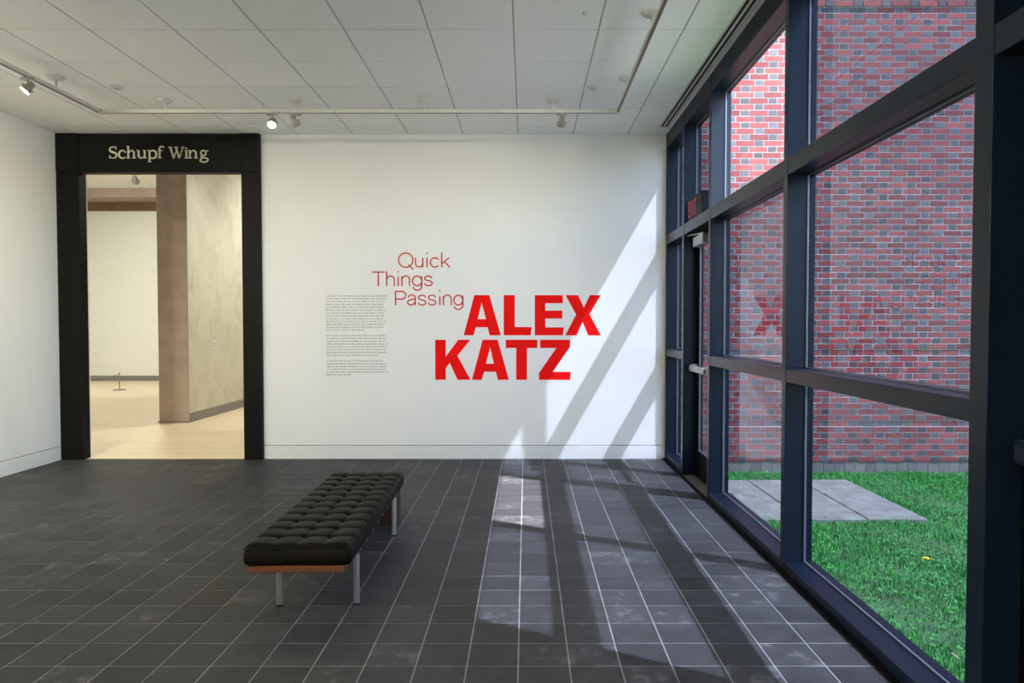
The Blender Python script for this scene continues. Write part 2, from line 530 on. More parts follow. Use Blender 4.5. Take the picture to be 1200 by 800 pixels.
def pane(y0, y1, z0, z1, mat):
    g = wp('glass_pane', (GLX, y0, z0), (GLX+0.008, y1, z1), mat, 0)
    # beads: four slim bars round the pane on both sides of it
    for nm, (xa, xb), m2 in (('glazing_bead', (GLX-0.012, GLX), 'bead'), ('outer_bead', (GLX+0.008, GLX+0.03), 'frame')):
        t = 0.009
        bb = MB()
        bb.box((xa, y0, z0), (xb, y0+t, z1)); bb.box((xa, y1-t, z0), (xb, y1, z1))
        bb.box((xa, y0+t, z0), (xb, y1-t, z0+t)); bb.box((xa, y0+t, z1-t), (xb, y1-t, z1))
        b = bb.build(nm, M[m2], g)
        b.matrix_parent_inverse = Matrix.Identity(4)
for a, b, door in spans:
    pane(a, b, UP1, HEAD, 'glass_clear' if a == 4.305 else 'glass_tint')
    if not door:
        pane(a, b, MID1, UP0, 'glass_tint')
        pane(a, b, SILL, MID0, 'glass_tint')
# dark recess strip along the foot of the sill
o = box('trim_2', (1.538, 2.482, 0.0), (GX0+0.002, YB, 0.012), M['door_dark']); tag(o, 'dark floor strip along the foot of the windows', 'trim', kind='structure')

# glass exit door between the far mullions
def swing_door(name, y0, y1, label, opaque):
    d = empty(name, (1.70, (y0+y1)/2, 0))
    tag(d, label, 'door', kind='structure')
    inv = Matrix.Translation(d.location).inverted()
    def dp(nm, a, b, mat, bev=0.002, par=None):
        o = box(nm, a, b, M[mat], None, bev)
        o.parent = par or d
        o.matrix_parent_inverse = inv if par is None else Matrix.Identity(4)
        return o
    xa, xb = 1.682, 1.726
    st = 0.125
    g0, g1 = y0+0.004, y1-0.004
    dp('stile', (xa, g0, 0.01), (xb, g0+st, UP0-0.005), 'door_dark')
    dp('stile', (xa, g1-st, 0.01), (xb, g1, UP0-0.005), 'door_dark')
    dp('top_rail', (xa, g0+st, UP0-0.13), (xb, g1-st, UP0-0.005), 'door_dark')
    dp('bottom_rail', (xa, g0+st, 0.01), (xb, g1-st, 0.27), 'door_dark')
    if opaque:
        dp('door_panel', (xa+0.012, g0+st, 0.27), (xb-0.012, g1-st, UP0-0.13), 'door_dark')
    else:
        g = dp('glass_pane', (xa+0.02, g0+st, 0.27), (xa+0.028, g1-st, UP0-0.13), 'glass_tint', 0)
        bb = MB(); t = 0.010; z0, z1 = 0.27, UP0-0.13; ya, yb = g0+st, g1-st
        for s in ((ya, ya+t, z0, z1), (yb-t, yb, z0, z1), (ya+t, yb-t, z0, z0+t), (ya+t, yb-t, z1-t, z1)):
            bb.box((xa+0.006, s[0], s[2]), (xa+0.02, s[1], s[3]))
        b = bb.build('glazing_bead', M['bead'], g); b.matrix_parent_inverse = Matrix.Identity(4)
    # push bar
    pb = dp('push_bar', (1.600, g0+0.30, 1.055), (1.640, g1-0.07, 1.112), 'frame' if opaque else 'head', 0.006)
    dp('bar_bracket', (1.62, g0+0.28, 1.045), (xa, g0+0.34, 1.122), 'frame' if opaque else 'head', 0.004)
    dp('bar_bracket', (1.62, g1-0.10, 1.045), (xa, g1-0.04, 1.122), 'frame' if opaque else 'head', 0.004)
    dp('threshold', (1.54, y0, 0.0), (1.72, y1, 0.010), 'head', 0.002)
    return d, dp
d1, dp1 = swing_door('door_1', 6.07, 7.02, 'dark glazed exit door between two tall window panes', False)
cl = dp1('door_closer', (1.612, 6.50, 2.255), (1.682, 6.86, 2.350), 'silver', 0.006)
arm = MB().tube((1.64, 6.56, 2.360), (1.60, 7.01, 2.385), 0.009).build('closer_arm', M['silver'], cl)
d2, dp2 = swing_door('door_2', DOOR2_Y, 2.386, 'dark solid door in shade beside the nearest window', True)
o = wp('spandrel_panel', (1.66, DOOR2_Y, UP1), (1.70, 2.386, HEAD), 'door_dark')

# exit sign
ex = empty('exit_sign', (1.60, 6.66, 2.53))
tag(ex, 'small exit sign with red letters above the glazed door', 'exit sign')
def child_local(o, par):
    o.parent = par
    o.matrix_parent_inverse = Matrix.Translation(par.location).inverted()
    return o
child_local(box('housing', (1.585, 6.42, 2.502), (1.66, 6.94, 2.725), M['exit_box'], None, 0.004), ex)
def exit_letters():
    # letters read from the room: left is far (+y)
    h, w, s = 0.150, 0.062, 0.020
    z0 = 2.545
    glyph = {'E': [(0, 0, s, h), (s, 0, w, s), (s, h/2-s/2, w*0.9, h/2+s/2), (s, h-s, w, h)],
             'I': [(w/2-s/2, 0, w/2+s/2, h)],
             'T': [(w/2-s/2, 0, w/2+s/2, h-s), (0, h-s, w, h)]}
    for i, ch in enumerate('EXIT'):
        yl = 6.925 - i*0.076
        m = MB()
        if ch == 'X':
            for (a, b) in (((0, 0), (w, h)), ((0, h), (w, 0))):
                dx = s*0.6
                pts = [(a[0]-dx*(a[0] > 0), a[1]), (a[0]+dx*(a[0] == 0), a[1]), (b[0]+dx*(b[0] == 0), b[1]), (b[0]-dx*(b[0] > 0), b[1])]
                q = [(a[0] if a[0] == 0 else a[0]-dx, a[1]), (a[0]+dx if a[0] == 0 else a[0], a[1]),
                     (b[0]+dx if b[0] == 0 else b[0], b[1]), (b[0] if b[0] == 0 else b[0]-dx, b[1])]
                m.add([(1.583, yl-u, z0+v) for u, v in q] + [(1.586, yl-u, z0+v) for u, v in q],
                      [(0,1,2,3), (4,7,6,5), (0,4,5,1), (1,5,6,2), (2,6,7,3), (3,7,4,0)])
        else:
            for (u0, v0, u1, v1) in glyph[ch]:
                m.box((1.583, yl-u1, z0+v0), (1.586, yl-u0, z0+v1))
        child_local(m.build('letter', M['exit_red']), ex)
exit_letters()

# ------------------------------------------------------------------ outside: ground, brick wall, paving
ground = box('ground', (GX1-0.2, -25, GROUND-0.3), (40, 7.97, GROUND), M['soil'])
tag(ground, 'lawn soil outside the windows', 'ground', kind='structure')
bounce_walk = box('bounce_ground', (7.2, -25, GROUND-0.05), (40, 7.94, GROUND+0.03), M['bounce_walk'])  # added out of view: reflects sunlight through the glass onto the ceiling
tag(bounce_walk, 'unseen pale concrete added beyond the lawn to bounce sun indoors', 'bounce_ground', kind='structure')
YW = 7.95
ZT = 1.196 + 0.0334         # top of the recessed course at mid height
mb = MB().box((1.70, YW+0.013, GROUND-0.2), (13.0, YW+0.30, 7.2))
zc = -0.02
for c in (-13, -1, 56):
    mb.box((1.70, YW+0.0045, zc), (13.0, YW+0.06, ZT + c*0.0668)); zc = ZT + (c+1)*0.0668
mb.box((1.70, YW+0.0045, zc), (13.0, YW+0.06, 7.2))
bw = mb.build('wall_exterior', M['mortar'])
tag(bw, 'red brick wall with grey headers beyond the lawn', 'wall', kind='structure')
CH, SL, HL, J = 0.0668, 0.2000, 0.0900, 0.0108
PITCHX = SL + HL + 2*J
def brick_mesh(L, mat, depth=0.10):
    return MB().box((0, 0, 0), (L, depth, CH-J), 0.003).mesh('brick', mat)
me_s = brick_mesh(SL, M['brick_red']); me_h = brick_mesh(HL, M['brick_grey'])
me_sb = brick_mesh(SL, M['brick_base'])
bricks = []
n_lo = int(round((ZT - (-0.02))/CH)); n_hi = int((7.1-ZT)/CH)
rec = {-1, -13, 56}
for c in range(-n_lo, n_hi):
    z = ZT + c*CH + J/2
    off = (PITCHX/2 if c % 2 else 0) + random.uniform(-0.006, 0.006)
    dy = 0.0
    if c in rec: dy = 0.009
    if c == 57: dy = -0.012
    x = 1.72 - PITCHX + off
    header = False
    while x < 12.8:
        L = HL if header else SL
        if c in rec: kind = 'h' if (header or random.random() < 0.4) else 's'
        else: kind = 'h' if header else 's'
        if x >= 1.715:
            bricks.append((x, YW + dy + random.uniform(-0.002, 0.002), z, L, kind, header))
        x += L + J
        header = not header
# grey footing course, soldier-like, set back a little
z = -0.02 - 0.105
x = 1.72
while x < 12.8:
    bricks.append((x, YW + 0.008, z-0.09, None, 'b', False)); x += 0.118
def bscore(b):
    q = proj(b[0]+0.1, YW, b[2]+0.03)
    if not q: return 9
    vis = 852 < q[0] < 1146 and -5 < q[1] < 548
    return (0 if vis else 5) + (0 if b[4] == 's' else 1) + math.hypot(q[0]-1000, q[1]-330)/2000
idx = sorted(range(len(bricks)), key=lambda i: bscore(bricks[i]))
solo = set(idx[:300])
fs_, fh_, fb_ = MB(), MB(), MB()
for i, b in enumerate(bricks):
    if b[4] == 'b':
        fb_.box((b[0], b[1], b[2]), (b[0]+0.112, b[1]+0.1, b[2]+0.185), 0); continue
    if i in solo:
        me = (me_h if b[5] else me_s) if b[4] == 'h' or not b[5] else me_s
        if b[4] == 'h' and not b[5]:
            me = None
        if me is not None:
            o = link(bpy.data.objects.new('brick', me), bw); o.location = (b[0], b[1], b[2]); continue
    (fh_ if b[4] == 'h' else fs_).box((b[0], b[1], b[2]), (b[0]+b[3], b[1]+0.10, b[2]+CH-J))
tag(fs_.build('brick_field', M['brick_red'], bw), kind='stuff')
tag(fh_.build('brick_field', M['brick_grey'], bw), kind='stuff')
tag(fb_.build('footing_course', M['brick_base'], bw), kind='stuff')

# paving slabs: three of them side by side
xs = [(1.80, 2.329), (2.333, 2.868), (2.872, 3.375)]
for i, (a, b) in enumerate(xs):
    o = box('paving_slab', (a, 5.90, GROUND-0.05), (b, 7.41, GROUND+0.035+0.002*i), M['slab'], None, 0.008)
    tag(o, ['grey concrete paving slab closest to the window wall', 'middle grey concrete paving slab in the lawn', 'grey concrete paving slab farthest out on the lawn'][i], 'paving slab', 'paving slabs in the lawn')

# grass
def grass():
    rng = np.random.default_rng(3)
    n = 170000
    x = rng.uniform(1.75, 7.2, n); y = rng.uniform(1.6, 7.87, n)
    keep = (x < 0.70*y + 1.0) & (x > 0.20*y)
    keep &= ~((x > 1.79) & (x < 3.385) & (y > 5.885) & (y < 7.42) )
    # thinner, drier patches
    nn = np.sin(x*3.1+1.3)*np.sin(y*2.7) + 0.6*np.sin(x*7.3+y*5.1)
    keep &= rng.uniform(0, 1, n) < (0.80 + 0.25*nn)
    x, y, nn = x[keep], y[keep], nn[keep]; n = len(x)
    h = rng.uniform(0.016, 0.042, n) * (1 + 0.25*nn)
    edge = np.minimum(np.abs(y-7.94), 1.0); h *= 1 + 0.5*np.exp(-edge*6)
    h *= 1 + 0.8*np.exp(-np.abs(y-5.85)*20)*((x > 1.8) & (x < 3.4))*rng.uniform(0, 1, n)
    w = rng.uniform(0.0018, 0.0036, n)
    a = rng.uniform(0, 2*np.pi, n); lean = rng.uniform(0.1, 0.9, n)*h; la = rng.uniform(0, 2*np.pi, n)
    ca, sa = np.cos(a)*w, np.sin(a)*w
    lx, ly = np.cos(la)*lean, np.sin(la)*lean
    z0 = np.full(n, GROUND)
    V = np.stack([np.stack([x-ca, y-sa, z0], 1), np.stack([x+ca, y+sa, z0], 1),
                  np.stack([x+ca*0.8+lx*0.35, y+sa*0.8+ly*0.35, z0+h*0.62], 1), np.stack([x-ca*0.8+lx*0.35, y-sa*0.8+ly*0.35, z0+h*0.62], 1),
                  np.stack([x+lx, y+ly, z0+h], 1)], 1).reshape(-1, 3)
    base = np.arange(n)*5
    T = np.stack([np.stack([base, base+1, base+2], 1), np.stack([base, base+2, base+3], 1), np.stack([base+3, base+2, base+4], 1)], 1).reshape(-1, 3)
    me = bpy.data.meshes.new('lawn_grass')
    me.vertices.add(len(V)); me.vertices.foreach_set('co', V.astype(np.float32).ravel())
    me.loops.add(T.size); me.loops.foreach_set('vertex_index', T.astype(np.int32).ravel())
    me.polygons.add(len(T)); me.polygons.foreach_set('loop_start', np.arange(0, T.size, 3, dtype=np.int32))
    me.polygons.foreach_set('loop_total', np.full(len(T), 3, dtype=np.int32))
    me.update(calc_edges=True); me.validate()
    me.materials.append(M['grass'])
    o = link(bpy.data.objects.new('lawn_grass', me))
    tag(o, 'short green lawn grass outside the windows', 'grass', kind='stuff')
    # clover leaves
    m = MB()
    for _ in range(2600):
        cx = random.uniform(1.85, 5.5); cy = random.uniform(2.0, 7.8)
        if 1.78 < cx < 3.4 and 5.87 < cy < 7.43: continue
        if cx > 0.7*cy + 0.9: continue
        cz = GROUND + random.uniform(0.03, 0.055); r = random.uniform(0.006, 0.012); t0 = random.uniform(0, 6.28)
        for k in range(3):
            t = t0 + k*2.094
            d = Vector((math.cos(t), math.sin(t), random.uniform(-0.2, 0.35))); s = Vector((-math.sin(t), math.cos(t), 0))
            c = Vector((cx, cy, cz))
            m.add([c, c+d*r+s*r*0.6, c+d*r*1.7, c+d*r-s*r*0.6], [(0, 1, 2, 3)])
    o = m.build('lawn_clover', M['clover']); tag(o, 'small clover leaves scattered in the lawn', 'clover', kind='stuff')
grass()
# dandelion
dn = empty('dandelion', (2.744, 4.807, GROUND)); tag(dn, 'single yellow dandelion flower in the lawn', 'flower')
MB().path([(0, 0, 0), (0.004, 0.002, 0.03), (0.002, 0, 0.060)], 0.002, 6).build('stem', M['stem'], dn)
fl = MB()
for ring, (rr, zz, cnt) in enumerate(((0.022, 0.060, 18), (0.015, 0.066, 14), (0.008, 0.071, 8))):
    for k in range(cnt):
        t = 2*math.pi*k/cnt + ring*0.2
        d = Vector((math.cos(t), math.sin(t), 0.25)); s = Vector((-math.sin(t), math.cos(t), 0))*0.0028
        c = Vector((0.002, 0, zz))
        fl.add([c-s*0.4, c+d*rr-s, c+d*rr*1.1, c+d*rr+s, c+s*0.4], [(0, 1, 2, 3, 4)])
fl.build('petals', M['yellow'], dn)
# fallen leaf
lf = MB()
pts = []
for i in range(9):
    u = i/8; wdt = 0.020*math.sin(math.pi*u)**0.8
    pts.append((u*0.11, wdt, 0.012*math.sin(3*u)+0.004)); 
vs = [(x, w_, z+0.010) for x, w_, z in pts] + [(x, 0, z) for x, w_, z in pts] + [(x, -w_, z+0.010) for x, w_, z in pts]
lf.add(vs, [(i, i+1, 9+i+1, 9+i) for i in range(8)] + [(9+i, 9+i+1, 18+i+1, 18+i) for i in range(8)], True)
o = lf.build('fallen_leaf', M['dry_leaf']); o.location = (2.085, 3.36, GROUND+0.045); o.rotation_euler = (0.2, -0.2, 1.9); o.scale = (0.55, 0.5, 0.55)
md = o.modifiers.new('thick', 'SOLIDIFY'); md.thickness = 0.0012
tag(o, 'curled dry tan leaf lying in the grass', 'leaf')

# ------------------------------------------------------------------ next gallery through the portal
nfloor = box('floor_gallery', (-13.2, YB, -0.25), (-1.4, NF+0.2, 0.002), M['oak']); tag(nfloor, 'pale oak board floor of the next gallery', 'floor', kind='structure')
nceil = box('ceiling_gallery', (-13.2, YB+0.112, NCEIL), (-1.4, NF+0.2, NCEIL+0.3), M['ceil_tile']); tag(nceil, 'white ceiling of the next gallery', 'ceiling', kind='structure')
nfar = box('wall_gallery_far', (-13.2, NF, -0.25), (-1.4, NF+0.2, NCEIL+0.3), M['cream_wall']); tag(nfar, 'pale far wall of the next gallery', 'wall', kind='structure')
nl = box('wall_gallery_left', (-13.4, YB, -0.25), (-13.2, NF+0.2, NCEIL+0.3), M['cream_wall']); tag(nl, 'pale left wall of the next gallery', 'wall', kind='structure')
nr = box('wall_gallery_right', (-1.6, YB+0.112, -0.25), (-1.4, NF, NCEIL+0.3), M['cream_wall']); tag(nr, 'pale right wall of the next gallery', 'wall', kind='structure')
pw = box('wall_partition', (-5.645, 10.905, 0.0), (-5.205, NF, NCEIL), M['plaster']); tag(pw, 'cream plaster partition wall with a taupe end face', 'wall', kind='structure')
box('end_face', (-5.668, 10.890, 0.0), (-5.207, 10.906, NCEIL), M['taupe'], pw)
o = box('base_strip', (-5.205, 10.90, 0.0), (-5.190, NF, 0.145), M['stone_base'], pw, 0.003)
o = box('base_strip', (-5.640, 10.878, 0.0), (-5.200, 10.891, 0.145), M['taupe'], pw, 0.003)
o = box('base_shoe', (-5.680, 10.872, 0.0), (-5.195, 10.893, 0.022), M['stone_base'], pw, 0.002)
# soffit with a recessed brown slot over the far wall
sf = box('trim_3', (-13.2, NF-0.9, 4.80), (-5.7, NF-0.15, NCEIL), M['taupe']); tag(sf, 'taupe beam below the ceiling of the next gallery', 'beam', kind='structure')
sb = box('trim_4', (-13.2, NF-0.15, 4.585), (-5.7, NF, NCEIL), M['brown_wood']); tag(sb, 'brown timber band above the far wall', 'beam', kind='structure')
ob = box('baseboard_gallery', (-13.2, NF-0.02, 0.0), (-5.7, NF, 0.139), M['stone_base']); tag(ob, 'dark grey baseboard along the far wall', 'baseboard', kind='structure')
# outlet plate on the partition wall
op = empty('outlet_plate', (-5.205, 11.78, 1.19)); tag(op, 'small white plate on the cream plaster wall', 'wall plate')
child_local(box('plate', (-5.206, 11.73, 1.125), (-5.196, 11.81, 1.245), M['baseboard'], None, 0.003), op)
child_local(box('socket', (-5.197, 11.752, 1.15), (-5.193, 11.788, 1.18), M['reveal'], None), op)
child_local(box('socket', (-5.197, 11.752, 1.19), (-5.193, 11.788, 1.22), M['reveal'], None), op)
# low barrier post
st = empty('barrier_post', (-9.44, 16.38, 0.0)); tag(st, 'low thin barrier post with round base on the oak floor', 'barrier post')
MB().lathe([(0.14, 0), (0.14, 0.010), (0.12, 0.018), (0.02, 0.024)], 28).build('base', M['stone_base'], st)
MB().tube((0, 0, 0.02), (0, 0, 0.39), 0.011).build('post', M['stone_base'], st)
cp = MB().lathe([(0.016, 0), (0.016, 0.02), (0.006, 0.03)], 16, (0, 0, 0.38)).build('cap', M['stone_base'], st)
MB().path([(-0.016 - 1.86*u, 0.88*u, 0.36 - 0.10*math.sin(math.pi*u)) for u in [i/10 for i in range(11)]], 0.006, 6).build('barrier_rope', M['head'])
bc = bpy.data.objects['barrier_rope']; bc.location = st.location; tag(bc, 'thin grey cord strung low between the barrier posts', 'barrier cord')
st2 = empty('barrier_post', (-11.34, 17.28, 0.0)); tag(st2, 'second barrier post farther left holding the cord end', 'barrier post')
for ch in list(st.children):
    c = ch.copy(); link(c, st2)

# ------------------------------------------------------------------ lighting track, canopies, heads
TZ = 3.514; TXL, TXR, TYB, TYN = -4.012, 0.858, 6.711, -1.6
tr = empty('lighting_track', (TXL, TYB, CEIL)); tag(tr, 'white suspended lighting track running around below the ceiling', 'lighting track')
def track_seg(p0, p1):
    w, h = 0.016, 0.016
    d = Vector(p1) - Vector(p0)
    if abs(d.x) > abs(d.y):
        a = (min(p0[0], p1[0]), p0[1]-w, TZ-h); b = (max(p0[0], p1[0]), p0[1]+w, TZ+h)
        a2 = (a[0], p0[1]-0.008, TZ-h-0.0015); b2 = (b[0], p0[1]+0.008, TZ-h+0.001)
    else:
        a = (p0[0]-w, min(p0[1], p1[1]), TZ-h); b = (p0[0]+w, max(p0[1], p1[1]), TZ+h)
        a2 = (p0[0]-0.011, a[1], TZ-h-0.0015); b2 = (p0[0]+0.011, b[1], TZ-h+0.001)
    r = child_local(box('rail', a, b, M['track'], None, 0.002), tr)
    s_ = box('contact_slot', a2, b2, M['track_slot'], r); s_.matrix_parent_inverse = Matrix.Identity(4)
track_seg((TXL+0.03, TYB), (TXR-0.03, TYB))
track_seg((TXL, TYN), (TXL, TYB-0.03))
track_seg((TXR, TYN), (TXR, TYB-0.03))
track_seg((TXL+0.03, TYN), (TXR-0.03, TYN))
for cx_, cy_ in ((TXL, TYB), (TXR, TYB), (TXL, TYN), (TXR, TYN)):
    child_local(box('corner_joint', (cx_-0.032, cy_-0.032, TZ-0.018), (cx_+0.032, cy_+0.032, TZ+0.018), M['track'], None, 0.003), tr)
hang = [(-3.40, TYB), (-2.175, TYB), (-0.96, TYB), (0.245, TYB), (TXL, 6.094), (TXL, 4.2), (TXL, 2.3), (TXL, 0.4),
        (TXR, 6.115), (TXR, 4.858), (TXR, 3.0), (TXR, 1.2), (-2.8, TYN), (-1.6, TYN), (-0.4, TYN)]
can = MB().lathe([(0.016, -0.034), (0.020, -0.020), (0.062, -0.016), (0.068, -0.004), (0.068, 0.0)], 24).mesh('canopy', M['track'])
stm = MB().tube((0, 0, TZ-CEIL+0.016), (0, 0, -0.030), 0.009, n=12).mesh('stem', M['track'])
for x, y in hang:
    c = link(bpy.data.objects.new('canopy', can), tr); c.location = (x-TXL, y-TYB, 0)
    s_ = link(bpy.data.objects.new('stem', stm), c)

def track_head(x, y, aim, label, power=0.0, spread=55, blend=0.7, group='track heads', size=1.0, colour=WARM):
    """gimbal spot: adapter, neck, ring, lamp body, fins, lens; lit ones carry a spot lamp"""
    t = empty('track_head', (x, y, TZ-0.018)); tag(t, label, 'spotlight', group)
    s = size
    MB().box((-0.05*s, -0.016, -0.022), (0.05*s, 0.016, 0.0), 0.003).build('adapter', M['head'], t)
    MB().tube((0, 0, -0.022), (0, 0, -0.055*s), 0.006*s, n=10).build('neck', M['head'], t)
    piv = Vector((0, 0, -0.085*s))
    a = Vector(aim) - (Vector((x, y, TZ-0.018)) + piv); a.normalize()
    q = a.to_track_quat('-Z', 'Y').to_matrix()
    def loc(mb):
        mb.v = [tuple(q @ Vector(v) + piv) for v in mb.v]; return mb
    ring = MB()
    n = 24
    ring.path([(0.044*s*math.cos(2*math.pi*i/n), 0.044*s*math.sin(2*math.pi*i/n), 0) for i in range(n+1)], 0.004*s, 6)
    ring.tube((-0.05*s, 0, 0), (0.05*s, 0, 0), 0.0035*s, n=8)
    loc(ring).build('gimbal_ring', M['head'], t)
    body = loc(MB().lathe([(0.018*s, 0.058*s), (0.022*s, 0.040*s), (0.026*s, 0.020*s), (0.040*s, -0.024*s), (0.041*s, -0.032*s)], 24)).build('lamp_body', M['head'], t)
    loc(MB().lathe([(0.028*s, 0.046*s), (0.028*s, 0.050*s)], 20)).build('fin', M['head'], body)
    loc(MB().lathe([(0.030*s, 0.034*s), (0.030*s, 0.038*s)], 20)).build('fin', M['head'], body)
    loc(MB().lathe([(0.036*s, -0.0345*s), (0.036*s, -0.0325*s)], 24)).build('lens', M['lamp_glow'] if power > 0 else M['black'], t)
    if power > 0:
        ld = bpy.data.lights.new('spot_lamp', 'SPOT')
        ld.energy = power; ld.color = colour; ld.spot_size = math.radians(spread); ld.spot_blend = blend; ld.shadow_soft_size = 0.035
        lo = bpy.data.objects.new('spot_lamp', ld); link(lo, t)
        lo.location = piv + q @ Vector((0, 0, -0.042*s))
        lo.rotation_euler = q.to_euler()
    return t
G = 'small spotlights on the suspended track'
track_head(TXL, 5.745, (-5.2, 5.0, 1.7), 'glowing spotlight on the left track near the white side wall', P_LIT, 80, 0.9, G, colour=(1.0, 0.95, 0.70))
track_head(-2.39, TYB, (-2.2, 4.2, 0.0), 'glowing spotlight on the back track right of the black portal', P_LIT, 80, 0.9, G, colour=(1.0, 0.95, 0.70))
track_head(-2.173, TYB, (-1.5, 7.9, 2.0), 'unlit spotlight on the back track beside the glowing one', 0, group=G)
track_head(0.333, TYB, (0.2, 7.9, 2.0), 'unlit spotlight at the right end of the back track', 0, group=G)
# unseen heads added on the same track to brighten walls and ceiling
wash = [(TXL, 3.9, (-3.0, YB, 1.8), 60, 0.85), (TXL, 3.2, (-1.6, YB, 1.7), 58, 0.9), (TXR, 3.9, (-0.6, YB, 1.7), 60, 0.8), (TXR, 3.1, (-1.6, YB, 1.8), 58, 0.9), (TXR, 2.3, (0.4, YB, 1.6), 58, 0.6),
        (TXL, 4.6, (-5.2, 6.2, 1.7), 95, 2.0), (TXL, 2.4, (-5.2, 5.2, 1.9), 100, 4.4), (TXL, 1.4, (-5.2, 2.4, 2.9), 130, 5.5), (TXL, 0.4, (-5.2, 0.6, 2.9), 130, 5.5), (TXL, -0.8, (-5.2, -1.0, 2.9), 130, 5.5),
        (-3.2, TYN, (-3.2, YF, 2.9), 120, 7.0), (-1.6, TYN, (-1.6, YF, 2.9), 120, 7.0), (0.0, TYN, (0.0, YF, 2.9), 120, 7.0), (TXR, 0.4, (GX0, 0.3, 2.9), 130, 9.0), (TXR, -0.8, (GX0, -1.0, 2.9), 130, 9.0)]
for i, (x, y, aim, sp, k) in enumerate(wash):
    track_head(x, y, aim, 'unseen spotlight added on the track above the view to brighten the room', P_WASH*k, sp, 1.0, G, colour=(1.0, 0.95, 0.70) if aim[0] == -5.2 else WARM)

# lamps of the next gallery; the hidden row is added to brighten it
ntr = empty('lighting_track', (-6.2, 12.5, NCEIL)); tag(ntr, 'lighting track on the ceiling of the next gallery', 'lighting track')
child_local(box('rail', (-11.5, 12.48, NCEIL-0.06), (-1.9, 12.52, NCEIL), M['track'], None, 0.003), ntr)
child_local(box('rail', (-10.4, 16.28, NCEIL-0.06), (-7.6, 16.32, NCEIL), M['track'], None, 0.003), ntr)
_TZ = TZ
TZ = NCEIL - 0.06 + 0.018
ns = [(-7.05, (-8.2, NF, 1.5)), (-9.5, (-10.6, NF, 1.8)), (-6.6, (-7.0, 10.0, 0)), (-2.2, (-5.2, 12.6, 1.2)), (-2.9, (-5.2, 14.5, 1.8)), (-3.6, (-4.2, 8.9, 0)), (-8.4, (-8.4, 16.0, 0)), (-10.8, (-11, 17, 0.5))]
for x, aim in ns:
    track_head(x, 12.5, aim, 'hidden spotlight added above the portal header to brighten the next gallery', P_NEXT, 100, 1.0, 'spotlights of the next gallery', 1.6, (1.0, 0.97, 0.88))
track_head(-8.95, 16.3, (-9.6, NF, 2.2), 'single spotlight visible at the top of the portal opening', P_NEXT*0.12, 100, 1.0, 'spotlights of the next gallery', 1.8, (1.0, 0.97, 0.88))
TZ = _TZ

# ------------------------------------------------------------------ ceiling fittings
sprk = [(-3.643, 6.354, 'small white sprinkler cap in the ceiling above the black portal'), (0.59, 6.365, 'small white sprinkler cap in the ceiling near the right track'), (0.396, 4.845, 'tiny dark sprinkler dot in the ceiling at the top of the view')]
for i, (x, y, lab) in enumerate(sprk):
    s_ = empty('sprinkler', (x, y, CEIL)); tag(s_, lab, 'sprinkler', 'ceiling sprinklers')
    r = 0.055 if i < 2 else 0.016
    MB().lathe([(r*0.75, -0.014), (r*0.95, -0.008), (r, 0.0)], 24).build('cap', M['track'], s_)
    MB().lathe([(r*0.3, -0.017), (r*0.3, -0.013)], 16).build('fuse', M['head'], s_)
df = empty('air_diffuser', (1.477, 3.0, CEIL)); tag(df, 'long linear air diffuser with two black slots along the window head', 'air vent')
Y0, Y1 = YF, 7.60
for x0, x1, mname, nm in ((1.424, 1.436, 'track', 'frame_bar'), (1.436, 1.462, 'black', 'slot'), (1.462, 1.478, 'track', 'frame_bar'), (1.478, 1.504, 'black', 'slot'), (1.504, 1.530, 'track', 'frame_bar')):
    zz = (CEIL-0.006, CEIL+0.006) if mname == 'track' else (CEIL-0.001, CEIL+0.006)
    child_local(box(nm, (x0, Y0, zz[0]), (x1, Y1, zz[1]), M[mname]), df)
child_local(box('end_cap', (1.420, 7.60, CEIL-0.008), (1.532, 7.612, CEIL+0.004), M['track']), df)

